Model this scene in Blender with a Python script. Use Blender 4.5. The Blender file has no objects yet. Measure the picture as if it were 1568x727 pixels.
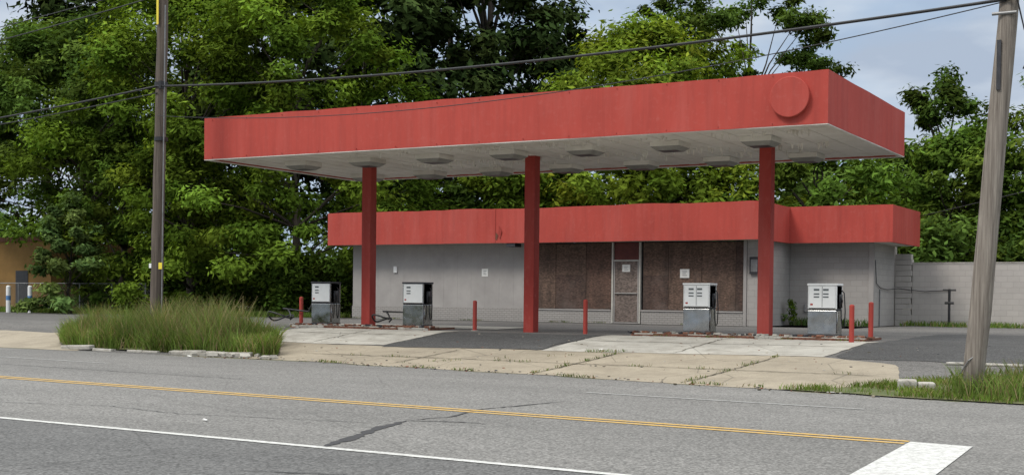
import bpy, bmesh, math, numpy as np, random
from mathutils import Matrix, Vector
random.seed(5)
SC=bpy.context.scene
COL=SC.collection
# ------------------------------------------------------------------ helpers
def link(o): COL.objects.link(o); return o
def lerp(a,b,t): return a+(b-a)*t
EX=[-200,-40,-4.2,6.1,12.8,17.4,22.3,30,45,200]
EY=[2,-1.6,-3.3,-3.8,-4.9,-5.9,-7.0,-8.2,-9.8,-20]
def edge(x): return np.interp(x,EX,EY)
def gz(x,y):
    e=edge(x); t=np.clip((y-e)/(1.6-e),0,1)
    t=t*0.75+0.25*(t*t*(3-2*t))
    return -0.6+0.55*t+0.05*np.clip((y-1.6)/4,0,1)
class Mat:
    def __init__(s,name):
        m=bpy.data.materials.new(name); m.use_nodes=True; s.m=m; s.t=m.node_tree; s.n=s.t.nodes; s.l=s.t.links
        s.b=s.n['Principled BSDF']; s.out=s.n['Material Output']
        s.tc=s.n.new('ShaderNodeTexCoord'); s.co=s.tc.outputs['Object']
    def mapping(s,scale=(1,1,1),rot=(0,0,0),loc=(0,0,0)):
        k=s.n.new('ShaderNodeMapping'); k.inputs['Scale'].default_value=scale; k.inputs['Rotation'].default_value=rot; k.inputs['Location'].default_value=loc
        s.l.new(s.co,k.inputs[0]); return k.outputs[0]
    def noise(s,scale,detail=4,rough=.6,co=None,dist=0):
        k=s.n.new('ShaderNodeTexNoise'); k.inputs['Scale'].default_value=scale; k.inputs['Detail'].default_value=detail; k.inputs['Roughness'].default_value=rough; k.inputs['Distortion'].default_value=dist
        s.l.new(co or s.co,k.inputs['Vector']); return k.outputs['Fac']
    def vor(s,scale,co=None,feature='F1',out='Distance'):
        k=s.n.new('ShaderNodeTexVoronoi'); k.feature=feature; k.inputs['Scale'].default_value=scale
        s.l.new(co or s.co,k.inputs['Vector']); return k.outputs[out]
    def ramp(s,fac,stops):
        k=s.n.new('ShaderNodeValToRGB'); e=k.color_ramp.elements
        while len(e)<len(stops): e.new(.5)
        for i,(p,c) in enumerate(stops):
            e[i].position=p; e[i].color=(c,c,c,1) if isinstance(c,(int,float)) else (*c,1)
        s.l.new(fac,k.inputs[0]); return k.outputs[0]
    def mix(s,fac,a,b,mode='MIX'):
        k=s.n.new('ShaderNodeMix'); k.data_type='RGBA'; k.blend_type=mode
        for sock,v in ((k.inputs[0],fac),(k.inputs[6],a),(k.inputs[7],b)):
            if isinstance(v,(int,float)): sock.default_value=v
            elif isinstance(v,tuple): sock.default_value=(*v,1) if len(v)==3 else v
            else: s.l.new(v,sock)
        return k.outputs[2]
    def col(s,c):
        if isinstance(c,tuple): s.b.inputs['Base Color'].default_value=(*c,1)
        else: s.l.new(c,s.b.inputs['Base Color'])
    def rough(s,r):
        if isinstance(r,(int,float)): s.b.inputs['Roughness'].default_value=r
        else: s.l.new(r,s.b.inputs['Roughness'])
    def bump(s,h,strength=.3,dist=.01):
        k=s.n.new('ShaderNodeBump'); k.inputs['Strength'].default_value=strength; k.inputs['Distance'].default_value=dist
        s.l.new(h,k.inputs['Height']); s.l.new(k.outputs[0],s.b.inputs['Normal'])
def simple(name,c,rough=.6,metal=0,var=.25,scale=3,bump=0):
    m=Mat(name); n=m.noise(scale,4,.65)
    m.col(m.mix(m.ramp(n,[(.3,0.),(.7,1.)]),tuple(v*(1-var) for v in c),tuple(min(1,v*(1+var)) for v in c)))
    m.rough(rough); m.b.inputs['Metallic'].default_value=metal
    if bump: m.bump(m.noise(scale*8,3),bump,.01)
    return m.m
def red_paint(name,c=(.43,.068,.052)):
    m=Mat(name)
    big=m.ramp(m.noise(.5,4,.6),[(.3,0.),(.7,1.)])
    a=m.mix(big,tuple(v*.9 for v in c),tuple(v*1.07 for v in c))
    streak=m.ramp(m.noise(1,5,.7,m.mapping((5,5,.35))),[(.45,0.),(.82,.5)])
    a=m.mix(streak,a,(.23,.042,.036))
    st2=m.ramp(m.noise(1,4,.7,m.mapping((1.3,1.3,.2),loc=(7,3,1))),[(.5,0.),(.75,.4)])
    a=m.mix(st2,a,(.47,.125,.105))
    fade=m.ramp(m.noise(7,4,.7),[(.54,0.),(.85,.4)])
    a=m.mix(fade,a,(.48,.15,.125))
    m.col(a); m.rough(.75); m.b.inputs['Specular IOR Level'].default_value=.2
    m.bump(m.noise(1.1,3),.25,.05); return m.m
def concrete(name,c,stain=(.2,.18,.15),amt=.5,scale=1.,agg=False):
    m=Mat(name)
    a=m.mix(m.ramp(m.noise(.7*scale,5,.7),[(.3,0.),(.7,1.)]),tuple(v*.8 for v in c),tuple(v*1.12 for v in c))
    s=m.ramp(m.noise(1.7*scale,6,.75,dist=.6),[(.46,0.),(.7,amt)])
    a=m.mix(s,a,stain)
    f=m.ramp(m.vor(60 if agg else 90,out='Color'),[(0.,.72),(1.,1.28)])
    a=m.mix(.6,a,m.mix(1.,a,f,'MULTIPLY'))
    cr=m.ramp(m.vor(.45,m.mapping((1,1,1)),'DISTANCE_TO_EDGE'),[(0.,.8),(.008,0.)])
    a=m.mix(cr,a,tuple(v*.4 for v in c))
    m.col(a); m.rough(.9); return m.m
def asphalt(name,c,light,patch=.5,crack=.6):
    m=Mat(name)
    n1=m.ramp(m.noise(.35,5,.65,m.mapping((.35,1,1))),[(.3,0.),(.7,1.)])
    a=m.mix(n1,c,light)
    n2=m.ramp(m.noise(3,5,.75),[(.5,0.),(.75,patch)])
    a=m.mix(n2,a,tuple(v*.6 for v in c))
    sp=m.ramp(m.vor(45,out='Color'),[(0.,.45),(1.,1.6)])
    a=m.mix(.9,a,m.mix(1.,a,sp,'MULTIPLY'))
    sp2=m.ramp(m.noise(22,4,.85),[(.35,.68),(.65,1.3)])
    a=m.mix(.9,a,m.mix(1.,a,sp2,'MULTIPLY'))
    dv=m.n.new('ShaderNodeMix'); dv.data_type='VECTOR'; dv.inputs[0].default_value=.12
    m.l.new(m.co,dv.inputs[4]); nn=m.n.new('ShaderNodeTexNoise'); nn.inputs['Scale'].default_value=1.2; nn.inputs['Detail'].default_value=4; m.l.new(m.co,nn.inputs['Vector']); m.l.new(nn.outputs['Color'],dv.inputs[5])
    cr=m.ramp(m.vor(.33,dv.outputs[1],'DISTANCE_TO_EDGE'),[(0.,crack),(.005,0.)])
    a=m.mix(cr,a,tuple(v*.4 for v in c))
    m.col(a); m.rough(.9); m.b.inputs['Specular IOR Level'].default_value=.15
    return m.m
class MB:
    def __init__(s): s.v=[];s.f=[];s.mi=[];s.mats=[];s.cur=0
    def mat(s,m):
        if m not in s.mats: s.mats.append(m)
        s.cur=s.mats.index(m); return s
    def add(s,vs,fs):
        b=len(s.v); s.v+=[tuple(map(float,v)) for v in vs]
        for f in fs: s.f.append(tuple(b+i for i in f)); s.mi.append(s.cur)
    def box(s,x0,x1,y0,y1,z0,z1,M=None):
        vs=[(x,y,z) for z in (z0,z1) for y in (y0,y1) for x in (x0,x1)]
        if M is not None: vs=[tuple(M@Vector(v)) for v in vs]
        s.add(vs,[(0,2,3,1),(4,5,7,6),(0,1,5,4),(2,6,7,3),(0,4,6,2),(1,3,7,5)])
    def tube(s,pts,rad,n=8,cap=True):
        pts=[Vector(p) for p in pts]
        if not hasattr(rad,'__len__'): rad=[rad]*len(pts)
        b=len(s.v); up=Vector((0,0,1))
        for i,p in enumerate(pts):
            d=(pts[min(i+1,len(pts)-1)]-pts[max(i-1,0)]).normalized()
            a=d.cross(up if abs(d.z)<.95 else Vector((1,0,0))).normalized(); c=d.cross(a)
            for k in range(n):
                t=2*math.pi*k/n; q=p+(a*math.cos(t)+c*math.sin(t))*rad[i]; s.v.append(tuple(q))
        for i in range(len(pts)-1):
            for k in range(n):
                s.f.append((b+i*n+k,b+i*n+(k+1)%n,b+(i+1)*n+(k+1)%n,b+(i+1)*n+k)); s.mi.append(s.cur)
        if cap:
            s.f.append(tuple(b+k for k in range(n))); s.mi.append(s.cur)
            s.f.append(tuple(b+(len(pts)-1)*n+k for k in range(n))); s.mi.append(s.cur)
    def obj(s,name,parent=None,bevel=0,smooth=False):
        me=bpy.data.meshes.new(name); me.from_pydata(s.v,[],s.f)
        for m in s.mats: me.materials.append(m)
        me.polygons.foreach_set('material_index',s.mi)
        if smooth: me.polygons.foreach_set('use_smooth',[True]*len(s.f))
        me.update()
        bm=bmesh.new(); bm.from_mesh(me); bmesh.ops.recalc_face_normals(bm,faces=bm.faces); bm.to_mesh(me); bm.free()
        o=link(bpy.data.objects.new(name,me))
        if parent: o.parent=parent
        if bevel:
            b=o.modifiers.new('b','BEVEL'); b.width=bevel; b.segments=2; b.limit_method='ANGLE'
        return o
def empty(name,loc=(0,0,0)):
    o=bpy.data.objects.new(name,None); o.location=loc; return link(o)
def drape(name,pts,mat,off,step=.5,ragged=0,seed=0):
    rnd=random.Random(seed)
    if ragged:
        out=[]
        for i in range(len(pts)):
            a,b=pts[i],pts[(i+1)%len(pts)]; L=math.dist(a,b); n=max(1,int(L/.35))
            nx,ny=(b[1]-a[1])/L,-(b[0]-a[0])/L; w=0
            for k in range(n):
                w=w*.6+rnd.uniform(-ragged,ragged); t=k/n
                out.append((lerp(a[0],b[0],t)+nx*w,lerp(a[1],b[1],t)+ny*w))
        pts=out
    bm=bmesh.new(); vs=[bm.verts.new((x,y,0)) for x,y in pts]; bm.faces.new(vs)
    bmesh.ops.triangulate(bm,faces=bm.faces[:])
    xs=[p[0] for p in pts]; ys=[p[1] for p in pts]
    for ax,(lo,hi) in enumerate(((min(xs),max(xs)),(min(ys),max(ys)))):
        k=math.ceil(lo/step)
        while k*step<hi:
            co=[0,0,0];co[ax]=k*step; no=[0,0,0];no[ax]=1
            bmesh.ops.bisect_plane(bm,geom=bm.verts[:]+bm.edges[:]+bm.faces[:],plane_co=co,plane_no=no); k+=1
    for v in bm.verts: v.co.z=float(gz(v.co.x,v.co.y))+off
    bmesh.ops.recalc_face_normals(bm,faces=bm.faces)
    me=bpy.data.meshes.new(name); bm.to_mesh(me); bm.free()
    me.materials.append(mat); o=link(bpy.data.objects.new(name,me))
    if len(me.polygons) and sum(p.normal.z for p in me.polygons)<0: me.flip_normals()
    return o
def npmesh(name,V,F,mat,color=None,parent=None,smooth=False):
    me=bpy.data.meshes.new(name); k=F.shape[1]
    me.vertices.add(len(V)); me.vertices.foreach_set('co',V.astype(np.float32).ravel())
    me.loops.add(F.size); me.loops.foreach_set('vertex_index',F.astype(np.int32).ravel())
    me.polygons.add(len(F)); me.polygons.foreach_set('loop_start',np.arange(0,F.size,k,dtype=np.int32))
    me.update(calc_edges=True)
    if color is not None:
        a=me.color_attributes.new('Col','FLOAT_COLOR','POINT'); c=np.ones((len(V),4),np.float32); c[:,:3]=color; a.data.foreach_set('color',c.ravel())
    me.materials.append(mat); o=link(bpy.data.objects.new(name,me))
    if parent: o.parent=parent
    return o
# ------------------------------------------------------------------ materials
M_red=red_paint('red_fascia_paint'); M_redc=red_paint('red_column_paint',(.33,.046,.036))
M_redb=red_paint('red_bollard_paint',(.4,.06,.046))
M_soff=Mat('soffit_white'); 
a=M_soff.mix(M_soff.ramp(M_soff.noise(.8,5,.7),[(.35,0.),(.75,1.)]),(.72,.7,.66),(.53,.5,.45))
a=M_soff.mix(M_soff.ramp(M_soff.noise(5,5,.8),[(.58,0.),(.78,.65)]),a,(.32,.26,.19))
M_soff.col(a); M_soff.rough(.7); M_soff=M_soff.m
M_hous=simple('housing_enamel',(.24,.235,.22),.6,0,.2,3)
M_wall=simple('grey_siding_paint',(.35,.328,.31),.8,0,.12,1.2,.1)
M_conc=concrete('pale_concrete',(.45,.428,.375),(.21,.185,.15),.7)
M_tan=concrete('tan_aggregate_concrete',(.335,.288,.215),(.19,.16,.115),.65,.6,True)
M_kerb=concrete('kerb_concrete',(.41,.39,.345),(.22,.19,.15),.7,3)
M_lot=asphalt('lot_asphalt',(.1,.096,.092),(.165,.158,.148),.4,.4)
M_patch=asphalt('patch_asphalt',(.062,.061,.06),(.097,.096,.094),.3,.5)
M_road=asphalt('road_asphalt',(.158,.154,.146),(.218,.212,.2),.28,.25)
M_roadn=asphalt('road_asphalt_near',(.11,.109,.107),(.158,.156,.151),.35,.3)
M_tar=simple('tar_seal',(.03,.03,.031),.7,0,.2,6)
def marking(name,c,wear=.45):
    m=Mat(name); n=m.ramp(m.noise(14,5,.8),[(.42,0.),(.62,wear)]); m.col(m.mix(n,c,(.2,.19,.18))); m.rough(.8); return m.m
M_wl=marking('white_marking',(.63,.63,.6),.6); M_yl=marking('yellow_marking',(.6,.37,.08),.55); M_fl=marking('faded_marking',(.42,.42,.4),.9)
def blockmat(name,c,axis='x',bw=.4,bh=.2,mort=.012,dark=.8):
    m=Mat(name)
    sep=m.n.new('ShaderNodeSeparateXYZ'); m.l.new(m.co,sep.inputs[0]); cb=m.n.new('ShaderNodeCombineXYZ')
    m.l.new(sep.outputs[0 if axis=='x' else 1],cb.inputs[0]); m.l.new(sep.outputs[2],cb.inputs[1])
    k=m.n.new('ShaderNodeTexBrick'); m.l.new(cb.outputs[0],k.inputs['Vector']); k.inputs['Scale'].default_value=1; k.inputs['Brick Width'].default_value=bw; k.inputs['Row Height'].default_value=bh; k.inputs['Mortar Size'].default_value=mort
    k.inputs['Mortar Smooth'].default_value=.3
    k.inputs['Color1'].default_value=(*[v*.96 for v in c],1);k.inputs['Color2'].default_value=(*[v*1.05 for v in c],1);k.inputs['Mortar'].default_value=(*[v*dark for v in c],1)
    a=m.mix(m.ramp(m.noise(.9,5,.7),[(.35,0.),(.8,.5)]),k.outputs[0],tuple(v*.7 for v in c))
    m.col(a); m.rough(.85); inv=m.n.new('ShaderNodeMath'); inv.operation='SUBTRACT'; inv.inputs[0].default_value=1; m.l.new(k.outputs['Fac'],inv.inputs[1]); m.bump(inv.outputs[0],.4,.01); return m.m
M_blkx=blockmat('painted_block',(.375,.352,.33),dark=.88); M_blky=blockmat('painted_block_side',(.375,.352,.33),'y',dark=.88)
M_bandx=blockmat('painted_brick_band',(.36,.338,.315),'x',.2,.075,.012,.65)
M_fence=blockmat('block_wall',(.43,.4,.37),'x',.4,.2,.01,.85)
def osb(name,c):
    m=Mat(name); v=m.vor(14,m.mapping((1,1,2.2)),out='Color')
    a=m.mix(m.ramp(v,[(.2,0.),(.8,1.)]),tuple(x*.62 for x in c),tuple(x*1.35 for x in c))
    st=m.ramp(m.noise(1,5,.75,m.mapping((2.5,2.5,.5))),[(.42,0.),(.7,.75)]); a=m.mix(st,a,(.036,.025,.02))
    gr=m.ramp(m.noise(.9,5,.6),[(.55,0.),(.8,.5)]); a=m.mix(gr,a,(.18,.145,.125))
    m.col(a); m.rough(.9); return m.m
M_osb=[osb('weathered_osb_a',(.115,.066,.048)),osb('weathered_osb_b',(.09,.055,.043)),osb('weathered_osb_c',(.135,.085,.062))]
M_doorb=osb('weathered_door_board',(.18,.14,.12))
M_white=simple('white_enamel',(.76,.76,.74),.5,0,.06,4); M_sign=simple('paper_sign',(.76,.75,.71),.7,0,.06,8)
M_black=simple('black_rubber',(.015,.015,.016),.5,0,.3,6); M_dark=simple('dark_metal',(.04,.04,.045),.5,.3,.3,6)
M_grey=simple('grey_metal',(.22,.22,.22),.5,.5,.3,6); M_cream=simple('cream_frame',(.48,.46,.41),.6,0,.15,6)
M_chrome=Mat('stainless_steel'); M_chrome.col(M_chrome.mix(M_chrome.noise(6,3),(.3,.3,.3),(.45,.45,.44))); M_chrome.b.inputs['Metallic'].default_value=1; M_chrome.rough(M_chrome.ramp(M_chrome.noise(3,3),[(.3,.14),(.7,.34)])); M_chrome.bump(M_chrome.noise(2.2,1),.35,.05); M_chrome=M_chrome.m
M_rust=simple('rusted_steel',(.15,.06,.035),.85,.1,.5,14,.4); M_debris=simple('brick_debris',(.2,.085,.05),.9,0,.6,18,.4)
M_wood=Mat('pole_wood_dark'); a=M_wood.mix(M_wood.ramp(M_wood.noise(1,6,.7,M_wood.mapping((22,22,.7))),[(.35,0.),(.7,1.)]),(.06,.045,.036),(.16,.13,.105)); M_wood.col(a);M_wood.rough(.9);M_wood.bump(M_wood.noise(1,5,.7,M_wood.mapping((30,30,1))),.6,.02);M_wood=M_wood.m
M_woodl=Mat('pole_wood_grey'); a=M_woodl.mix(M_woodl.ramp(M_woodl.noise(1,6,.7,M_woodl.mapping((24,24,.7))),[(.35,0.),(.7,1.)]),(.12,.098,.08),(.33,.29,.245)); M_woodl.col(a);M_woodl.rough(.9);M_woodl.bump(M_woodl.noise(1,5,.7,M_woodl.mapping((30,30,1))),.6,.02);M_woodl=M_woodl.m
M_bark=simple('bark',(.06,.048,.037),.95,0,.4,5,.6)
M_ochre=simple('ochre_stucco',(.24,.135,.04),.9,0,.2,.8); M_ybright=simple('yellow_tag',(.75,.6,.05),.5,0,.1,5); M_blue=simple('blue_paint',(.08,.2,.4),.5,0,.1,5)
M_roof=simple('roof_gravel',(.2,.19,.18),.95,0,.2,4)
def leafmat(name,tr=.25):
    m=Mat(name); at=m.n.new('ShaderNodeVertexColor'); at.layer_name='Col'
    m.n.remove(m.b); d=m.n.new('ShaderNodeBsdfDiffuse'); m.l.new(at.outputs[0],d.inputs[0])
    t=m.n.new('ShaderNodeBsdfTranslucent'); k=m.mix(1.,at.outputs[0],(1.3,1.3,.5),'MULTIPLY'); m.l.new(k,t.inputs[0])
    ms=m.n.new('ShaderNodeMixShader'); ms.inputs[0].default_value=tr; m.l.new(d.outputs[0],ms.inputs[1]); m.l.new(t.outputs[0],ms.inputs[2]); m.l.new(ms.outputs[0],m.out.inputs[0]); return m.m
def darkleafmat(name):
    m=Mat(name); at=m.n.new('ShaderNodeVertexColor'); at.layer_name='Col'
    m.n.remove(m.b); d=m.n.new('ShaderNodeBsdfDiffuse'); m.l.new(at.outputs[0],d.inputs[0]); m.l.new(d.outputs[0],m.out.inputs[0]); return m.m
M_leaf=leafmat('leaves'); M_grass=leafmat('grass_blades',.3); M_leafd=darkleafmat('dark_leaves')
m=Mat('ground_soil'); a=m.mix(m.ramp(m.noise(.6,6,.7),[(.35,0.),(.65,1.)]),(.075,.085,.03),(.16,.135,.085)); a=m.mix(m.ramp(m.noise(14,4,.8),[(.4,0.),(.7,.6)]),a,(.05,.065,.02)); m.col(a); m.rough(.95); M_soil=m.m
m=Mat('turf'); a=m.mix(m.ramp(m.noise(1.6,6,.7),[(.35,0.),(.65,1.)]),(.07,.1,.025),(.18,.16,.08)); a=m.mix(m.ramp(m.noise(20,4,.8),[(.4,0.),(.7,.6)]),a,(.045,.065,.018)); m.col(a); m.rough(.95); M_turf=m.m
# ------------------------------------------------------------------ ground
def axis(lo,a,b,hi,st):
    mid=list(np.arange(a,b+1e-6,st)); L=[];g=st;x=a
    while x>lo: g*=1.5;x-=g;L.append(x)
    R=[];g=st;x=b
    while x<hi: g*=1.5;x+=g;R.append(x)
    return np.array(L[::-1]+mid+R)
X=axis(-900,-30,40,900,.5);Y=axis(-500,-12,8,1200,.5)
gx,gy=np.meshgrid(X,Y); V=np.stack([gx,gy,gz(gx,gy)],-1).reshape(-1,3)
nx,ny=len(X),len(Y); i=np.arange(nx-1)[None,:]+np.arange(ny-1)[:,None]*nx; i=i.ravel()
npmesh('ground',V,np.stack([i,i+1,i+1+nx,i+nx],-1),M_soil)
# road
xs=np.concatenate([np.arange(-200,-30,10),np.arange(-30,45,.5),np.arange(45,201,10)])
def wline(x): return -15.9-.05*x
def strip(name,ya,yb,z,mat,xr=None):
    x=xs if xr is None else np.append(np.arange(xr[0],xr[1]-.2,.5),xr[1])
    a=ya(x);b=yb(x); V=np.concatenate([np.stack([x,a,z+0*x],-1),np.stack([x,b,z+0*x],-1)]); n=len(x); k=np.arange(n-1)
    return npmesh(name,V,np.stack([k,k+1,k+1+n,k+n],-1),mat)
strip('road',lambda x:wline(x),lambda x:edge(x)+.02+.05*np.sin(x*1.7)*np.sin(x*.61),-.594,M_road)
strip('road_shoulder',lambda x:-45+0*x,lambda x:wline(x)+.02,-.590,M_roadn)
strip('white_edge_line',lambda x:wline(x)-.06,lambda x:wline(x)+.06,-.584,M_wl)
yl=lambda x:-11-.0875*x
strip('yellow_centre_line',lambda x:yl(x)-.17,lambda x:yl(x)-.06,-.588,M_yl,(-200,21.93))
strip('yellow_centre_line',lambda x:yl(x)+.06,lambda x:yl(x)+.17,-.588,M_yl,(-200,21.93))
strip('faded_edge_line',lambda x:-6.73-.112*x-.05,lambda x:-6.73-.112*x+.05,-.588,M_fl,(-40,4.))
strip('faded_edge_line',lambda x:-6.73-.112*x-.05,lambda x:-6.73-.112*x+.05,-.588,M_fl,(16.,20.5))
b=MB().mat(M_wl); b.add([(21.95,-12.85,-.586),(22.6,-12.95,-.586),(22.8,-16.95,-.586),(22.15,-16.95,-.586)],[(0,3,2,1)]); b.obj('stop_line')
def ribbon(name,pts,w,z,mat,seed=1,drapeoff=None):
    r=random.Random(seed); P=[]
    for a,c in zip(pts[:-1],pts[1:]):
        n=max(2,int(math.dist(a,c)/.12))
        for k in range(n):
            t=k/n; P.append((lerp(a[0],c[0],t)+r.uniform(-.03,.03),lerp(a[1],c[1],t)+r.uniform(-.03,.03)))
    P.append(pts[-1]); vs=[];fs=[]
    for i,p in enumerate(P):
        q=P[min(i+1,len(P)-1)];o=P[max(i-1,0)];d=(q[0]-o[0],q[1]-o[1]);L=math.hypot(*d) or 1
        ww=w*r.uniform(.5,1.2)*min(1,(min(i,len(P)-1-i)+.6)/5)
        for s in (-1,1):
            x=p[0]-d[1]/L*ww*s/2;y=p[1]+d[0]/L*ww*s/2
            vs.append((x,y,z if drapeoff is None else float(gz(x,y))+drapeoff))
    fs=[(2*i,2*i+2,2*i+3,2*i+1) for i in range(len(P)-1)]
    b=MB().mat(mat); b.add(vs,fs); return b.obj(name)
ribbon('road_crack_seal',[(17.15,-16.75),(16.9,-15.9),(16.45,-14.6),(16.3,-14.0)],.15,-.5885,M_tar)
ribbon('road_crack_seal',[(16.3,-14.0),(16.45,-13.2),(16.2,-12.2),(16.4,-11.1),(16.5,-10.2)],.05,-.5885,M_tar,3)
ribbon('road_crack_seal',[(16.3,-14.0),(16.9,-13.75),(17.3,-13.8)],.07,-.5885,M_tar,4)
ribbon('road_crack_seal',[(-6,-7.9),(3,-8.8),(10,-9.4)],.03,-.5885,M_tar,5)
ribbon('road_crack_seal',[(9.5,-15.2),(12,-14.6),(13.5,-14.9),(16.3,-14.4)],.02,-.5885,M_tar,6)
ribbon('road_crack_seal',[(17.5,-18.5),(18.5,-18.2),(20.5,-18.6)],.03,-.5835,M_tar,7)
# lot surfaces
def ed(x,d=0): return (x,float(edge(x))+d)
drape('parking_lot',[ed(-30,.0)]+[ed(x,.0) for x in (-20,-10,-4.2,1,6.1,9,12.8,15,17.4,20,22.3,26,30)]+[(40,-8),(40,20.8),(14.2,20.8),(14.2,14.2),(-8,14.2),(-12,12.2),(-30,12.2)],M_lot,.006)
drape('driveway_slab',[ed(-30,.02),ed(-20,.02),ed(-10,.02),ed(-4.2,.02),ed(-1.2,.02),(-2,-.9),(-8,-.3),(-30,1.2)],M_tan,.012,ragged=.05)
drape('concrete_apron',[ed(4.5,.03),ed(6.1,.03),ed(9,.03),ed(12.8,.03),ed(15,.03),ed(17.4,.03),ed(19,.03),(20.0,-4.6),(19.3,-2.2),(17.7,-1.3),(6.4,-1.1),(3.6,-1.0)],M_tan,.012,ragged=.05,seed=3)
drape('concrete_pad',[(2.2,-1.0),(6.85,-1.05),(6.85,2.4),(1.9,2.4)],M_conc,.018,ragged=.04,seed=4)
drape('concrete_pad',[(11.3,-1.3),(17.7,-1.25),(17.9,2.5),(11.3,2.45)],M_conc,.018,ragged=.04,seed=5)
drape('concrete_pad',[(0.5,4.2),(6.9,4.2),(6.9,6.5),(.5,6.5)],M_conc,.018,ragged=.04,seed=6)
drape('asphalt_patch',[(6.95,-1.35),(11.2,-1.3),(11.2,2.2),(6.95,2.2)],M_patch,.020,ragged=.08,seed=7)
drape('asphalt_drive',[(18.05,-1.4),(40,-3.5),(40,16),(17.95,9),(17.95,-1)],M_patch,.014,ragged=.1,seed=8)
M_joint=simple('joint_dirt',(.1,.085,.058),.95,0,.4,6)
for s,(p,w) in enumerate([([(5.6,-2.6),(10,-2.9),(15,-3.4),(19.6,-3.9)],.035),([(9,-4.1),(9.3,-1.2)],.035),([(13,-4.8),(13.3,-1.3)],.04),([(16.4,-5.6),(16.8,-1.4)],.035),([(14.5,-1.3),(14.5,2.4)],.03),([(11.3,.6),(17.8,.6)],.03),([(2.2,.8),(6.8,.8)],.03),([(4.5,-1),(4.5,2.4)],.03)]):
    ribbon('slab_joint',p,w*1.2,0,M_joint,s,.026)
# kerbs of left island
b=MB().mat(M_kerb)
r=random.Random(2); x=-2.0
while x<4.6:
    L=r.uniform(.5,1.3); x2=min(x+L,4.7); y=float(edge(x+.4))+.18
    M=Matrix.Translation((x,y+r.uniform(-.06,.06),-.6))@Matrix.Rotation(math.radians(-3.5+r.uniform(-4,4)),4,'Z')@Matrix.Rotation(r.uniform(-.04,.04),4,'Y')@Matrix.Rotation(r.uniform(-.15,.15),4,'X')
    b.box(0,x2-x-.03,0,.18,0,r.uniform(.06,.13),M); x=x2+ (r.random()<.4)*.5
b.obj('island_kerb',bevel=.02)
b=MB().mat(M_kerb)
for i in range(30):
    x=r.uniform(2.5,5.6); y=float(edge(x))+r.uniform(.05,.5); s=r.uniform(.02,.09); M=Matrix.Translation((x,y,float(gz(x,y))+.03))@Matrix.Rotation(r.uniform(0,3),4,'Z')@Matrix.Rotation(r.uniform(-.4,.4),4,'X'); b.box(-s*1.4,s*1.4,-s,s,-s*.4,s*.6,M)
b.obj('kerb_rubble')
ISL=[ed(-1.9,.34),ed(1,.36),ed(4.9,.36),(5.3,-3.2),(4.7,-2.4),(3.7,-1.2),(1.8,-.5),(-3.6,-.3),(-4.6,-.7),(-3.3,-2.1)]
drape('grass_island',ISL,M_turf,.05,ragged=.05,seed=9)
drape('grass_verge',[ed(18.3,.03),ed(20,.03),ed(22.3,.03),ed(26,.03),ed(30,.03),ed(38,.05),(38,-4),(27,-3),(22.5,-3.2),(20.3,-4.4),(19.2,-5.6)],M_turf,.026,ragged=.08,seed=10)
b=MB().mat(M_kerb)
z=float(gz(20.45,-5.55)); M=Matrix.Translation((20.45,-5.55,z+.02))@Matrix.Rotation(.25,4,'Z')@Matrix.Rotation(.06,4,'X')
b.box(-.3,.0,-.12,.12,0,.16,M); b.box(.01,.28,-.1,.11,0,.12,M@Matrix.Rotation(.1,4,'Z')); b.obj('broken_kerb_block',bevel=.03)
b=MB().mat(M_kerb)
M=Matrix.Translation((20.9,-1.9,float(gz(20.9,-1.9))))@Matrix.Rotation(-.05,4,'Z'); b.box(-.7,1.1,-.1,.1,0,.05,M); b.obj('kerb_stop',bevel=.02)
# ------------------------------------------------------------------ canopy
can=empty('gas_station_canopy')
L,W,S,T=17.36,7.0,4.6,5.727
def fascia_strip(b,p0,p1,z0,z1,th,seed,n=40,amp=.018,inward=(0,1)):
    r=random.Random(seed); vs=[];w=0
    for i in range(n+1):
        t=i/n; x=lerp(p0[0],p1[0],t);y=lerp(p0[1],p1[1],t)
        w=w*.8+r.uniform(-amp,amp)*.6; 
        if i in(0,n): w=0
        o=w*.6
        for (dx,zz) in ((o,z0+w*.3),(o*.5,z1+w),(th,z1+w),(th,z0+w*.3)):
            vs.append((x+inward[0]*dx,y+inward[1]*dx,zz))
    fs=[]
    for i in range(n):
        for k in range(4):
            a=i*4+k;c=i*4+(k+1)%4; fs.append((a,c,c+4,a+4))
    fs+= [(0,1,2,3),(n*4+3,n*4+2,n*4+1,n*4)]
    b.add(vs,fs)
b=MB().mat(M_red)
fascia_strip(b,(0,0),(L,0),S,T,.12,1,40,.02,(0,1))
fascia_strip(b,(0,W),(L,W),S,T,.12,2,40,.014,(0,-1))
fascia_strip(b,(0,.12),(0,W-.12),S,T,.12,3,16,.01,(1,0))
fascia_strip(b,(L,.12),(L,W-.12),S,T,.12,4,16,.01,(-1,0))
b.obj('fascia',can)
b=MB().mat(M_redc)
for x in np.arange(.3,L,1.22):
    for z in (S+.05,T-.06): b.box(x-.008,x+.008,-.03,.01,z-.008,z+.008)
b.obj('fascia_screws',can)
b=MB().mat(M_roof); b.box(.13,L-.13,.13,W-.13,5.2,5.3); b.obj('roof_deck',can)
b=MB().mat(M_soff)
x=.13; k=0
while x<L-.14:
    x2=min(x+.3,L-.13); b.box(x+.003,x2-.003,.125,W-.125,S+.03+(k%2)*.006,S+.1); x=x2;k+=1
b.box(.0,L,-.0,.12,S-.02,S-.004); b.box(0,L,W-.12,W,S-.02,S-.004); b.box(0,.12,.123,W-.123,S-.02,S-.004); b.box(L-.12,L,.123,W-.123,S-.02,S-.004)
b.obj('soffit',can)
b=MB()
r=random.Random(8)
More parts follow.
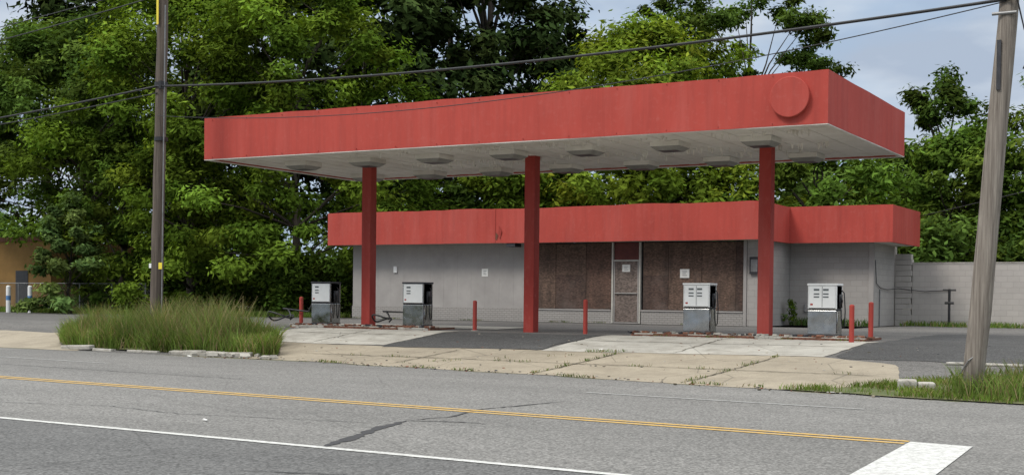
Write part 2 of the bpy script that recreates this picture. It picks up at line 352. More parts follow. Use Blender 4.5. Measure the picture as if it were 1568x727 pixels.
for x,y in [(1.9,1.95),(4.1,1.95),(6.3,1.95),(8.55,1.95),(10.75,1.95),(13,1.95),(15.25,1.95)]+[(1.4,5.7),(3.7,5.7),(6.0,5.7),(8.3,5.7),(10.6,5.7),(12.9,5.7),(15.2,5.7)]:
    b.mat(M_soff)
    h=.18; w0,w1=.37,.25
    vs=[(x-w0,y-w0,S+.03),(x+w0,y-w0,S+.03),(x+w0,y+w0,S+.03),(x-w0,y+w0,S+.03),(x-w0,y-w0,S-.09),(x+w0,y-w0,S-.09),(x+w0,y+w0,S-.09),(x-w0,y+w0,S-.09),(x-w1,y-w1,S-h),(x+w1,y-w1,S-h),(x+w1,y+w1,S-h),(x-w1,y+w1,S-h)]
    b.add(vs[:8],[(0,1,5,4),(1,2,6,5),(2,3,7,6),(3,0,4,7)])
    b.mat(M_hous); b.add(vs[4:],[(0,1,5,4),(1,2,6,5),(2,3,7,6),(3,0,4,7)])
    b.mat(M_dark); b.add(vs[8:],[(0,1,2,3)])
b.obj('light_housing',can)
b=MB().mat(M_soff)
for i in range(190):
    x=r.uniform(4,16.8); y=r.choice([3.35,3.5,.9,4.6])+r.uniform(-.15,.15); w=r.uniform(.015,.05); h=r.uniform(.03,.14)
    b.add([(x-w,y,S+.03),(x+w,y+r.uniform(-.03,.03),S+.03),(x+w*.4,y+r.uniform(-.03,.03),S-h),(x-w*.3,y,S-h*.8)],[(0,1,2,3)])
b.obj('peeling_paint',can)
b=MB().mat(M_redc)
for x,z in ((3.24,.04),(8.54,-.06),(14.97,.04)):
    b.box(x-.15,x+.15,3.254-.15,3.254+.15,z,S+.04)
    b.box(x-.19,x+.19,3.254-.19,3.254+.19,z-.02,z+.03)
b.obj('column',can,bevel=.012)
b=MB().mat(M_red); n=48; rr=.43; cx,cz=16.56,5.19
front=[(cx+rr*math.cos(2*math.pi*k/n),-.13,cz+rr*math.sin(2*math.pi*k/n)) for k in range(n)]
back=[(x,-.002,z) for x,_,z in front]
b.add(front+back,[tuple(range(n))]+[(k,(k+1)%n,n+(k+1)%n,n+k) for k in range(n)])
b.obj('round_sign_panel',can,bevel=.015)
# ------------------------------------------------------------------ building
bld=empty('gas_station_building')
WY=14.63; WG=17.69; FX0,FX1,FX2=-6.33,11.30,14.81; FY=13.73; F0,F1=2.86,4.106; FW=FY+3.06; FB=22.0
b=MB().mat(M_red)
fascia_strip(b,(FX0,FY),(FX1,FY),F0,F1,.1,11,50,.024,(0,1))
fascia_strip(b,(FX0,FY+.1),(FX0,FB),F0,F1,.1,12,10,.008,(1,0))
fascia_strip(b,(FX1,FY+.1),(FX1,FW),F0,F1,.1,13,8,.006,(-1,0))
fascia_strip(b,(FX1,FW),(FX2,FW),F0,F1,.1,14,10,.008,(0,1))
fascia_strip(b,(FX2,FW+.1),(FX2,20.96),F0,F1,.1,15,10,.008,(-1,0))
b.obj('fascia',bld)
b=MB().mat(M_redc)
for x in (1.3,): b.box(x-.004,x+.004,FY-.02,FY-.0,F0+.01,F1-.03)
b.mat(M_rust); b.add([(1.32,FY-.02,3.25),(1.42,FY-.03,3.15),(1.36,FY-.025,2.95),(1.3,FY-.02,3.02)],[(0,1,2,3)])
b.mat(M_redc); b.add([(1.45,FY-.03,3.5),(1.58,FY-.05,3.28),(1.5,FY-.02,2.98),(1.44,FY-.03,3.1)],[(0,1,2,3)])
b.mat(M_dark); b.box(1.75,2.1,FY+.02,FY+.5,2.72,2.855)
b.obj('fascia_damage',bld)
b=MB().mat(M_roof); b.box(FX0+.11,FX1-.11,FY+.11,FB,3.7,3.8); b.box(FX1-.1,FX2-.11,FW+.11,20.9,3.7,3.8); b.obj('roof',bld)
b=MB().mat(M_soff); b.box(FX0+.11,FX1-.11,FY+.11,WY-.003,F0+.02,F0+.06); b.box(FX0+.11,-5.77,WY,FB,F0+.02,F0+.06); b.box(11.05,FX1-.11,WY,FW+.1,F0+.02,F0+.06); b.box(FX1-.1,FX2-.11,FW+.11,WG-.003,F0+.02,F0+.06); b.box(13.96,FX2-.11,WG,20.9,F0+.02,F0+.06); b.obj('eave_soffit',bld)
b=MB().mat(M_wall)
b.box(-5.76,1.96,WY+.004,WY+.2,0,2.9)
x=-5.76
while x<1.95:
    x2=min(x+.61,1.96); b.box(x+.003,x2-.003,WY,WY+.0035,.5,2.87); x=x2
b.obj('siding_wall',bld)
b=MB().mat(M_bandx); b.box(-5.78,1.98,WY-.02,WY+.003,0,.495); b.box(2.07,5.55,WY-.02,WY+.15,0,.45); b.box(6.7,10.41,WY-.02,WY+.15,0,.45); b.obj('brick_band',bld)
b=MB().mat(M_blky); b.box(-5.755,-5.6,WY+.22,FB-.1,0,2.9); b.box(10.9,11.04,WY+.2,WG+.3,0,2.9); b.box(13.8,13.95,WG+.19,20.88,0,2.9); b.obj('side_wall',bld)
b=MB().mat(M_blkx); b.box(10.54,11.04,WY,WY+.19,0,2.9); b.box(11.05,13.95,WG,WG+.18,0,2.9); b.box(-5.6,13.79,FB-.3,FB-.1,0,2.9); b.obj('block_wall_panel',bld)
b=MB().mat(M_wall); b.box(1.97,2.06,WY-.03,WY+.2,0,2.87); b.box(10.42,10.53,WY-.035,WY-.002,0,2.87); b.box(2.07,5.54,WY-.05,WY+.0,.452,.5); b.box(6.69,10.41,WY-.05,WY+.0,.452,.5); b.box(13.82,13.99,WG-.03,WG-.002,0,2.87); b.box(13.952,13.975,WG+.1,WG+.2,0,2.87); b.obj('trim',bld)
r=random.Random(9); b=MB()
def boards(x0,x1):
    x=x0
    while x<x1-.05:
        x2=min(x+r.choice([1.22,1.22,.95]),x1)
        if x1-x2<.25:x2=x1
        b.mat(r.choice(M_osb)); y=WY+.03+r.uniform(0,.025); zt=2.86-r.uniform(0,.03)
        if r.random()<.5:
            zm=r.uniform(1.5,1.9); b.box(x+.006,x2-.006,y,y+.03,.51,zm-.006); b.mat(r.choice(M_osb)); b.box(x+.006,x2-.006,y+.004,y+.034,zm,zt)
        else: b.box(x+.006,x2-.006,y,y+.03,.51,zt)
        x=x2
boards(2.08,5.52); boards(6.74,10.4)
b.obj('boarded_window',bld)
b=MB().mat(M_dark); b.box(2.07,10.5,WY+.16,WY+.18,.455,2.88); b.obj('window_glass_behind_boards',bld)
b=MB().mat(M_cream)
for x0,x1 in ((5.56,5.62),(6.61,6.67)): b.box(x0,x1,WY-.04,WY+.09,.02,2.87)
b.box(5.63,6.6,WY-.03,WY+.08,2.2,2.25); b.mat(M_wall); b.box(5.63,6.6,WY-.03,WY+.08,.02,.06)
b.box(5.64,5.68,WY-.02,WY+.04,.07,2.19); b.box(6.55,6.59,WY-.02,WY+.04,.07,2.19)
b.box(5.69,6.54,WY-.05,WY-.01,1.06,1.1)
b.mat(M_doorb); b.box(5.685,6.545,WY+.0,WY+.03,.07,2.19)
b.mat(simple('transom_red_brown',(.12,.03,.026),.7)); b.box(5.64,6.59,WY+.02,WY+.05,2.255,2.86)
b.obj('door',bld,bevel=.003)
def notice(name,x,z,w,h,y,tri=True):
    b=MB().mat(M_sign); b.box(x,x+w,y-.008,y,z,z+h); b.mat(M_dark)
    if tri:
        for k in range(3): b.box(x+w*.25,x+w*(.75-.12*(k%2)),y-.010,y-.0085,z+h*(.26+.22*k),z+h*(.31+.22*k))
    b.obj(name,bevel=0)
notice('notice_sign',.2,1.66,.27,.29,WY-.003); notice('notice_sign',8.13,1.62,.34,.3,WY+.02); notice('notice_sign',5.96,1.83,.3,.25,WY-.003)
b=MB().mat(M_white); b.box(-3.78,-3.62,WY-.06,WY-.002,1.8,2.05); b.obj('wall_junction_box',bevel=.01)
b=MB().mat(M_dark); b.box(10.65,10.98,WY-.1,WY-.003,1.75,2.32); b.mat(M_grey); b.box(10.7,10.93,WY-.115,WY-.102,1.82,2.24); b.obj('electrical_box',bevel=.01)
b=MB().mat(M_grey)
b.tube([(11.6,WG-.05,.75),(11.6,WG-.05,.5),(11.9,WG-.05,.5),(11.9,WG-.05,.02)],.022); b.tube([(12.3,WG-.06,0),(12.3,WG-.06,.35),(12.15,WG-.06,.35)],.03); b.box(12.2,12.42,WG-.16,WG-.04,.3,.48); b.obj('gas_meter_pipes')
b=MB().mat(M_dark); pts=[(13.97,17.95,2.3),(13.98,18.1,1.5),(14.0,18.6,1.35),(14.0,19.6,1.3),(14.1,20.8,1.35),(15.0,20.95,1.25),(15.9,20.95,1.3)]; b.tube(pts,.014); b.mat(M_grey); b.tube([(13.98,18.6,0),(13.98,18.6,1.3)],.02); b.obj('wall_cable')
b=MB().mat(M_fence); b.box(14.56,42,21.0,21.2,-.1,2.26); b.mat(M_kerb); b.box(14.56,42,20.98,21.22,2.262,2.3); b.obj('concrete_block_wall')
b=MB().mat(M_fence)
for k in range(13): b.box(13.97,14.52+(k%2)*.03,20.9,21.25,k*.2+.004,k*.2+.196)
b.obj('block_pillar',bevel=.008)
b=MB().mat(M_black); x,y=16.05,20.0; b.tube([(x,y,-.02),(x,y,1.34)],.045); b.tube([(x-.22,y,1.3),(x+.22,y,1.3)],.035); b.tube([(x-.15,y,.85),(x+.15,y,.85)],.05); b.tube([(x-.19,y,.1),(x+.19,y,.1)],.035); b.obj('iron_pipe_stand')
# ------------------------------------------------------------------ pump islands
def island(name,x0,x1,seed):
    p=empty(name); b=MB().mat(M_kerb); r=random.Random(seed)
    b.box(x0+.06,x1-.06,2.62,3.95,-.12,.04); b.obj('island_slab',p,bevel=.02)
    b=MB().mat(M_rust)
    x=x0
    while x<x1-.05:
        x2=min(x+r.uniform(.5,1.3),x1)
        if r.random()<.85: b.box(x,x2-.01,2.55+r.uniform(-.02,.03),2.615,-.1,r.uniform(.0,.05))
        x=x2
    b.box(x1-.055,x1,2.63,3.9,-.1,.035); b.box(x0,x0+.055,2.63,3.9,-.1,.03); b.obj('steel_edging',p)
    b=MB()
    for i in range(300):
        x=r.uniform(x0-.1,x1+.1); y=2.55-abs(r.gauss(0,.12)) if r.random()<.5 else r.uniform(2.65,3.0); z=(-.06 if y<2.58 else .05); s=r.uniform(.015,.05)
        b.mat(r.choice([M_debris,M_rust,M_kerb,M_debris,M_dark])); M=Matrix.Translation((x,y,z))@Matrix.Rotation(r.uniform(0,3),4,'Z')@Matrix.Rotation(r.uniform(-.3,.3),4,'X'); b.box(-s*1.5,s*1.5,-s,s,-s*.3,s*.8,M)
    b.obj('rubble',p)
island('pump_island',11.75,17.6,1); island('pump_island',.9,5.75,2)
M_disp=simple('pump_display_glass',(.12,.13,.13),.25,0,.2,8)
def pump(x,y,z,seed,style=0):
    p=empty('fuel_pump',(0,0,0)); w,d,h=.35,.25,1.25
    b=MB().mat(M_dark); b.box(x-w,x+w,y-d,y+d,z,z+.06)
    b.mat(M_chrome); b.box(x-w+.01,x+w-.01,y-d+.01,y+d-.01,z+.062,z+.62)
    b.mat(M_dark); b.box(x-w+.005,x+w-.005,y-d+.03,y+d-.03,z+.622,z+.65)
    b.mat(M_dark if style==0 else M_chrome); b.box(x-w+.01,x+w-.01,y-d+.04,y+d-.04,z+.652,z+h-.05)
    b.mat(M_white if style else M_dark); b.box(x-w-.008,x+w+.008,y-d-.01,y+d+.01,z+h-.048,z+h)
    b.mat(M_white if style else M_chrome); b.box(x-w+.01,x-w+.032,y-d+.004,y+d-.004,z+.652,z+h-.05); b.box(x+w-.032,x+w-.01,y-d+.004,y+d-.004,z+.652,z+h-.05)
    b.obj('cabinet',p,bevel=.01)
    b=MB().mat(M_white); b.box(x-w+.035,x+w-.035,y-d+.005,y-d+.038,z+.665,z+h-.055)
    b.box(x-w+.035,x+w-.035,y+d-.038,y+d-.005,z+.665,z+h-.055)
    b.obj('dial_face',p,bevel=.006)
    b=MB().mat(M_disp)
    for cx in ((-.15,.07) if style else (-.16,)):
        for k,zz in enumerate((1.08,.99,.92)):
            b.box(x+cx-.05,x+cx+.08,y-d-.001,y-d+.004,z+zz,z+zz+(.045 if k==0 else .03))
    b.mat(M_dark); b.box(x-w+.04,x+w-.04,y-d+.0,y-d+.004,z+.67,z+.68)
    if style: b.box(x-.004,x+.004,y-d,y-d+.004,z+.7,z+h-.07)
    b.mat(M_redb); b.box(x-.28,x-.22,y-d,y-d+.004,z+.74,z+.78)
    b.obj('price_digits',p)
    b=MB().mat(M_dark); b.box(x+w+.0,x+w+.035,y-.1,y+.1,z+.68,z+1.0)
    b.mat(M_chrome); b.box(x+w-.008,x+w+.004,y-.2,y-.17,z+.1,z+.6)
    b.mat(M_black)
    for sx in ((1,-1) if seed%2 else (1,)):
        X0=x+sx*(w+.03); b.tube([(X0,y,z+1.1),(X0+sx*.07,y,z+1.03),(X0+sx*.1,y,z+.6),(X0+sx*.08,y,z+.25),(X0+sx*.04,y,z+.2),(X0+sx*.01,y,z+.4),(X0,y,z+.75)],.014,8); b.tube([(X0,y-.02,z+.7),(X0+sx*.03,y-.05,z+.85),(X0+sx*.03,y-.1,z+.95)],[.025,.03,.015],8)
    b.obj('hose_and_nozzle',p,smooth=True)
    return p
pump(1.72,3.25,.04,1); pump(4.93,3.25,.04,2); pump(13.3,3.25,.04,4,1); pump(16.43,3.25,.04,6,1)
for x0,z0,s in ((.3,.07,1.),(3.95,.1,.7)):
    b=MB().mat(M_black); pts=[]
    for t in np.arange(0,11,.45): pts.append((x0+s*.42*math.cos(t*.75)*(1+.25*math.sin(t*1.1)),2.85+s*.3*math.sin(t*.75),z0+.02*t+s*.11*(1+math.sin(t*1.35))))
    pts+= [(x0+s*.9,3.1,z0+.35),(x0+s*1.05,3.2,z0+.75)]
    b.tube(pts,.024,8); b.obj('fallen_hose',smooth=True)
def bollard(x,y,z0,z1):
    b=MB().mat(M_redb); R=.057; b.tube([(x,y,z0-.03),(x,y,z1-.03),(x,y,z1-.01),(x,y,z1)],[R,R,R*.8,R*.3],16); b.mat(M_kerb); b.tube([(x,y,z0-.05),(x,y,z0+.01)],[.12,.1],12); b.obj('bollard',smooth=False)
bollard(.81,3.25,-.02,.85); bollard(6.8,3.25,-.02,.8); bollard(10.3,2.95,-.05,.86); bollard(17.42,1.9,-.08,.81); bollard(17.52,3.2,-.05,.87)
# ------------------------------------------------------------------ poles and wires
def pole(x,y,lean,z0,z1,r0,r1,mat,seed):
    p=empty('utility_pole'); b=MB().mat(mat); r=random.Random(seed); n=16
    b.tube([(x+lean*(i/n)+r.uniform(-.01,.01),y+r.uniform(-.01,.01),lerp(z0,z1,i/n)) for i in range(n+1)],[lerp(r0,r1,i/n)*r.uniform(.98,1.03) for i in range(n+1)],20); b.obj('shaft',p,smooth=True); return p
lp=pole(-.3,-1.5,.28,-.4,11,.17,.13,M_wood,1)
b=MB().mat(M_black); 
for z in (6.45,5.0): b.tube([(-.13,-1.5,z-.05),(-.13,-1.5,z+.05)],.175,16)
b.box(.02,.1,-1.75,-1.62,6.3,6.5); b.mat(M_ybright); b.box(-.02,.1,-1.685,-1.675,1.55,1.72); b.box(-.12,-.05,-1.70,-1.69,8.0,9.3); b.mat(M_white); b.box(-.38,-.3,-1.67,-1.66,1.58,1.7); b.mat(M_grey); b.tube([(.03,-1.62,0),(.12,-1.62,8.5)],.018)
b.obj('pole_hardware',lp)
rp=pole(21.37,-6.0,.85,-.7,11,.165,.12,M_woodl,2)
b=MB().mat(M_dark); b.box(21.68,21.74,-6.175,-6.14,4.1,4.85); b.mat(M_black); b.tube([(21.95,-6.1,5.45),(22.05,-6.05,5.0),(22.2,-6.2,4.7),(22.05,-6.1,4.4)],.012); b.mat(M_grey); b.tube([(21.22,-6.1,-.2),(21.35,-6.18,.0),(21.52,-6.12,.15)],.01); b.tube([(21.6,-6.15,5.25),(21.95,-6.15,5.25)],.025)
b.obj('pole_hardware',rp)
def wire(b,p,q,sag,rad,n=40):
    b.tube([(lerp(p[0],q[0],i/n),lerp(p[1],q[1],i/n),lerp(p[2],q[2],i/n)-sag*4*(i/n)*(1-i/n)) for i in range(n+1)],rad,6)
b=MB().mat(M_black)
A=(-.1,-1.68,6.38); B=(21.8,-6.17,5.45)
wire(b,A,B,.27,.026); wire(b,A,(-32,1.0,6.0),.4,.024); wire(b,(-.1,-1.68,6.2),(-32,1.0,5.75),.4,.015); wire(b,B,(50,-12,6.2),.5,.024)
wire(b,(-.1,-1.68,5.6),(21.8,-6.17,5.42),.62,.009)
wire(b,(0,-1.6,8.8),(-32,1,8.2),.5,.016); wire(b,(0,-1.6,9.1),(-32,1,8.9),.5,.012)
wire(b,(14.8,20.9,3.95),(46,-9,8.2),.2,.014); wire(b,(21.9,-6.1,5.6),(45,-14,7.5),.2,.01)
b.obj('overhead_wires',smooth=True)
# ------------------------------------------------------------------ left background things
b=MB().mat(M_ochre); b.box(-56,-31.6,22,34,-.1,3.7); b.mat(M_rust); b.box(-56.1,-31.5,21.9,22.1,3.7,3.95); b.mat(M_dark); b.box(-34.4,-33.4,21.97,21.995,0,2.1); b.obj('ochre_building')
for x in (-22.6,-21.2):
    b=MB().mat(M_white); b.tube([(x,11.9,-.05),(x,11.9,1.15),(x,11.9,1.2)],[.1,.1,.05],14); b.mat(M_blue); b.tube([(x,11.9,.55),(x,11.9,.75)],.104,14,False); b.obj('marker_post')
b=MB().mat(M_grey)
for x in np.arange(-32,-15.9,2): b.tube([(x,13.6,-.05),(x,13.6,1.35)],.03,8)
b.tube([(-32,13.6,1.32),(-16,13.6,1.32)],.02,6)
for k in np.arange(-33.3,-16,.14):
    for s in (1,-1):
        if k<-32: continue
        z0,z1=(0,1.3) if s>0 else (1.3,0)
        b.tube([(k,13.6+.004*s,z0),(k+1.3,13.6+.004*s,z1)],.004,3,False)
b.obj('chain_link_fence')
# ------------------------------------------------------------------ vegetation
CAM=np.array([24.987,-26.786])
def leaves(rng,C,D,rad,n,size,base,var,flat=.6,yel=.25):
    k=len(C); idx=np.repeat(np.arange(k),n); N=len(idx)
    u=rng.normal(size=(N,3)); u/=np.linalg.norm(u,axis=1)[:,None]
    rr=rad[idx]*rng.random(N)**.45*(1+.35*rng.normal(size=N).clip(-1,2)*.5)
    off=u*rr[:,None]; off[:,2]*=flat
    al=(rng.random(N)-.35)*rad[idx]*1.3
    P=C[idx]+off+D[idx]*al[:,None]; P[:,2]-=.12*(al**2)
    nrm=u*.7+D[idx]*.3+np.array([0,0,.75])+rng.normal(size=(N,3))*.5; nrm/=np.linalg.norm(nrm,axis=1)[:,None]
    t=np.cross(nrm,rng.normal(size=(N,3))); t/=np.linalg.norm(t,axis=1)[:,None]+1e-9
    s=np.cross(nrm,t); sz=size*(.55+.9*rng.random(N))
    a=t*sz[:,None]; c=s*(sz*.42)[:,None]
    V=np.stack([P-a,P-a*.1+c-nrm*sz[:,None]*.1,P+a,P-a*.1-c-nrm*sz[:,None]*.1],1).reshape(-1,3)
    F=np.arange(4*N).reshape(-1,4)
    cb=(1+var*rng.normal(size=k)).clip(.4,1.8)
    lb=(1+.25*rng.normal(size=N)).clip(.45,1.7)*cb[idx]
    y=(rng.random(k)**2)[idx]*yel+.1*rng.random(N)
    c=np.array(base)[None,:]*lb[:,None]; c[:,0]*=1+y*1.2; c[:,1]*=1+y*.3
    return V,F,np.repeat(c,4,axis=0)
def tree(name,x,y,h,R,cb,ncl,nl,ls,base,seed,var=.36,yel=.35,low=.55,power=.75,rcl=.2,trunkr=.22,lean=(0,0),squash=1.,z0=0,flat=.6,inner=.55,cull=.8):
    rng=np.random.default_rng(seed); r=random.Random(seed)
    t=rng.random(ncl)
    prof=np.sin(np.pi*np.clip(low*.5+(1-low*.5)*t,0,1))**power
    ang=rng.random(ncl)*2*np.pi
    lump=1+.2*np.sin(ang*3+seed)+.15*np.sin(ang*5+t*7+seed*2)
    f=inner+(1-inner)*rng.random(ncl)**.6
    rad=R*prof*lump*f
    C=np.stack([x+lean[0]*t+np.cos(ang)*rad,y+lean[1]*t+np.sin(ang)*rad*squash,z0+cb+(h-cb)*t],-1)
    D=np.stack([np.cos(ang)*prof,np.sin(ang)*prof,.15+.9*(t-.35)],-1); D/=np.linalg.norm(D,axis=1)[:,None]
    tc=CAM-np.array([x,y]); tc/=np.linalg.norm(tc)
    back=(np.cos(ang)*tc[0]+np.sin(ang)*tc[1])<-.25
    keep=~(back&(rng.random(ncl)<cull))
    C=C[keep];D=D[keep]
    cr=R*rcl*(.6+.8*rng.random(len(C)))
    b=MB().mat(M_bark)
    th=h*.75; n=7
    tp=[(x+lean[0]*(i/n)*.75+r.uniform(-.1,.1)*(i>0),y+lean[1]*(i/n)*.75+r.uniform(-.1,.1)*(i>0),z0-.1+th*i/n) for i in range(n+1)]
    b.tube(tp,[trunkr*(1.25 if i==0 else 1-.75*i/n) for i in range(n+1)],10)
    for k in rng.choice(len(C),min(len(C),26),replace=False):
        c=C[k]; zz=max(cb*.6,min(th*.95,(c[2]-z0)*.7)); i=min(n-1,int(zz/th*n)); p=Vector(tp[i]).lerp(Vector(tp[i+1]),.5)
        q=Vector(c); mid=p.lerp(q,.5)+Vector((r.uniform(-.3,.3),r.uniform(-.3,.3),r.uniform(0,.5))); b.tube([p,mid,q],[trunkr*.3,trunkr*.16,trunkr*.05],6)
    o=b.obj(name,smooth=True)
    V,F,c=leaves(rng,C,D,cr,nl,ls,base,var,flat,yel)
    npmesh('foliage',V,F,M_leafd if base==GD else M_leaf,c,o); return o
G1=(.09,.158,.021); G2=(.07,.128,.021); GD=(.03,.053,.016); GY=(.12,.192,.024); GM=(.058,.106,.022)
tree('deciduous_tree',-10.8,17.3,14.5,5.2,.5,190,380,.125,G1,1,low=.75,power=.5,rcl=.155)
tree('deciduous_tree',-17.5,17.5,15.5,5.6,.5,200,380,.125,G1,2,low=.75,power=.5,rcl=.155)
tree('deciduous_tree',-25.0,18.5,14,5.2,5.2,150,330,.135,GM,3,low=.6,power=.5,rcl=.16)
tree('deciduous_tree',-33.5,23.5,15,6,5.4,150,260,.18,GM,4,low=.7,power=.45,rcl=.18)
tree('deciduous_tree',-14.5,14.6,7.5,3.4,.3,100,330,.115,G1,5,low=.9,power=.45,rcl=.19)
tree('deciduous_tree',-19.2,15.4,8,2.9,.3,90,330,.115,G2,6,low=.9,power=.45,rcl=.19)
tree('deciduous_tree',-15,28,22,8,6,130,180,.26,GD,7,rcl=.18)
tree('deciduous_tree',-28,31,24,9,6,130,180,.3,GD,8,rcl=.18)
tree('deciduous_tree',-41,36,24,9,1.5,120,200,.31,GD,9,rcl=.18,low=.8,power=.5)
tree('pecan_tree',-10.5,33,24,6.4,4,220,270,.195,GD,10,rcl=.14,trunkr=.4)
tree('pecan_tree',-15.5,37,27,6.5,7,140,220,.24,GD,27,rcl=.17,trunkr=.4)
tree('deciduous_tree',-5,28,10,4.5,1,80,240,.18,GM,11,low=.8,power=.5)
tree('deciduous_tree',1.3,27,12.8,6.3,2,210,320,.145,GY,12,low=.6,power=.6,rcl=.14,yel=.5)
tree('deciduous_tree',-3.5,24.5,7.2,3.8,.8,90,280,.14,G1,13,low=.8,power=.5)
tree('deciduous_tree',3.8,25,7.4,3.8,.8,90,280,.14,GY,14,low=.8,power=.5)
tree('deciduous_tree',9.3,27,7.2,3.6,.8,90,280,.14,G2,15,low=.8,power=.5)
tree('deciduous_tree',2.6,37,17.6,4.4,9.5,110,210,.14,GM,16,low=.4,power=.7,rcl=.15,trunkr=.24,cull=.3)
tree('deciduous_tree',-1.2,38,18.2,2.8,11,46,210,.14,GM,26,low=.4,power=.7,rcl=.18,trunkr=.24,cull=.3)
tree('deciduous_tree',12.9,35,11.0,2.8,2,120,260,.15,GM,17,low=.7,power=.55)
tree('deciduous_tree',18.8,29,9.8,3.9,1,140,290,.14,G2,18,low=.6,power=.55)
tree('deciduous_tree',14.9,29,7.6,3.2,1,100,290,.14,G2,19,low=.7,power=.5)
tree('deciduous_tree',25,30,11,4.5,1,60,180,.24,GM,20,low=.6,power=.5)
tree('round_shrub',-18.7,11.9,4.7,1.45,.25,46,260,.12,(.085,.145,.045),22,low=.9,power=.5,rcl=.27,trunkr=.08)
rng=np.random.default_rng(50); k=400
cx=rng.uniform(-80,55,k); cy=rng.uniform(50,58,k)+np.abs(cx)*.05; cz=rng.random(k)**.8*(8.2+1.5*np.sin(cx*.35)+1.3*np.sin(cx*.9))
C=np.stack([cx,cy,cz],-1); D=np.tile(np.array([[0,-.7,.7]]),(k,1))
V,F,c=leaves(rng,C,D,1.6+.8*rng.random(k),180,.36,GM,.25,.7); npmesh('distant_tree_line',V,F,M_leafd,c)
rng=np.random.default_rng(51); k=170
cx=rng.uniform(-22,-7,k); cy=15+rng.uniform(0,2.5,k); cz=rng.uniform(.2,2.4,k)
C=np.stack([cx,cy,cz],-1); D=np.tile(np.array([[.2,-.8,.5]]),(k,1))
V,F,c=leaves(rng,C,D,.55+.4*rng.random(k),230,.11,G2,.3,.7); npmesh('undergrowth',V,F,M_leaf,c)
rng=np.random.default_rng(52); k=110
cx=rng.uniform(-6,26,k); cy=rng.uniform(24,27,k); cz=rng.uniform(.5,4.2,k)
C=np.stack([cx,cy,cz],-1); D=np.tile(np.array([[.0,-.8,.5]]),(k,1))
V,F,c=leaves(rng,C,D,.8+.5*rng.random(k),200,.16,GM,.3,.7); npmesh('undergrowth',V,F,M_leaf,c)
def grass(name,rng,P,h,w,base,spread=.35,dry=.15):
    N=len(P); H=h*(.45+.75*rng.random(N)); th=rng.random(N)*2*np.pi; ph=rng.random(N)*2*np.pi
    side=np.stack([np.cos(th),np.sin(th),0*th],-1); bend=np.stack([np.cos(ph),np.sin(ph),0*ph],-1)*(spread*H*(.3+rng.random(N)))[:,None]
    up=np.array([0,0,1.])[None,:]; ww=(w*(.6+.8*rng.random(N)))[:,None]
    p0=P; p1=P+up*(H*.55)[:,None]+bend*.35; p2=P+up*(H*.92)[:,None]+bend
    V=np.stack([p0-side*ww,p0+side*ww,p1+side*ww*.8,p1-side*ww*.8,p2+side*ww*.15,p2-side*ww*.15],1).reshape(-1,3)
    i=np.arange(N)*6; F=np.concatenate([np.stack([i,i+1,i+2,i+3],-1),np.stack([i+3,i+2,i+4,i+5],-1)])
    pv=1+.25*np.sin(P[:,0]*2.3+P[:,1]*1.7)*np.sin(P[:,1]*3.1-P[:,0])
    b=((.6+.75*rng.random(N))*pv)[:,None]; c=np.array(base)[None,:]*b; d=rng.random(N)<dry*pv; c[d]=np.array([.26,.215,.115])*b[d]
    return npmesh(name,V,F,M_grass,np.repeat(c,6,axis=0))
def scatter(rng,poly,n,dens=None):
    poly=np.array(poly); lo,hi=poly.min(0),poly.max(0); out=[]
    tot=0
    while tot<n:
        p=lo+(hi-lo)*rng.random((n*2,2)); ins=np.zeros(len(p),bool); j=len(poly)-1
        for i in range(len(poly)):
            a,b=poly[i],poly[j]; c=((a[1]>p[:,1])!=(b[1]>p[:,1]))&(p[:,0]<(b[0]-a[0])*(p[:,1]-a[1])/(b[1]-a[1]+1e-12)+a[0]); ins^=c; j=i
        if dens is not None: ins&=rng.random(len(p))<dens(p)
        out.append(p[ins]); tot+=ins.sum()
    p=np.concatenate(out)[:n]; return np.stack([p[:,0],p[:,1],gz(p[:,0],p[:,1])+.02],-1)
rng=np.random.default_rng(60)
cl=lambda p:(.2+.8*(np.sin(p[:,0]*3.1)*np.sin(p[:,1]*2.7+p[:,0])>-.15))
grass('tall_grass',rng,scatter(rng,ISL,19000,cl),.5,.010,(.14,.205,.048),.6,.22)
P=scatter(rng,[(-1.8,-2.9),(4.0,-3.2),(3.6,-1.6),(1,-.8),(-3.6,-.7)],6500,cl); grass('tall_grass',rng,P,.92,.007,(.15,.215,.06),.5,.35)
P=scatter(rng,[(.2,-2.6),(3.4,-2.9),(2.9,-1.2),(-.6,-.8)],2400,cl); grass('tall_grass',rng,P,1.18,.007,(.165,.215,.075),.45,.45)
ver=[ed(18.3,.03),ed(20,.03),ed(22.3,.03),ed(26,.03),ed(30,.03),(30,-4),(27,-3),(22.5,-3.2),(20.3,-4.4),(19.2,-5.6)]
cl2=lambda p:np.clip(.12+.88*(np.sin(p[:,0]*2.1+1)*np.sin(p[:,1]*3+p[:,0])>-.3),0,1)
grass('verge_grass',rng,scatter(rng,ver,30000,cl2),.11,.007,(.14,.205,.045),.6,.2)
grass('verge_grass',rng,scatter(rng,[(21,-6.5),(23.5,-7),(26,-7.2),(26,-4),(22,-4.2),(21,-5)],8000,cl),.4,.007,(.145,.21,.055),.5,.25)
grass('lawn_strip',rng,scatter(rng,[(-30,11.9),(-12,12.1),(-6.5,13.8),(-6.5,15.5),(-30,15)],24000),.22,.014,(.12,.185,.04),.5,.1)
grass('weeds',rng,scatter(rng,[(14.5,19.3),(40,18.5),(40,20.9),(14.5,20.9)],9000,cl2),.2,.012,(.12,.19,.045),.5,.15)
grass('weeds',rng,scatter(rng,[(11.2,17.1),(13.9,17.2),(13.9,17.6),(11.2,17.6)],500,cl2),.3,.014,(.09,.16,.04),.5,.1)
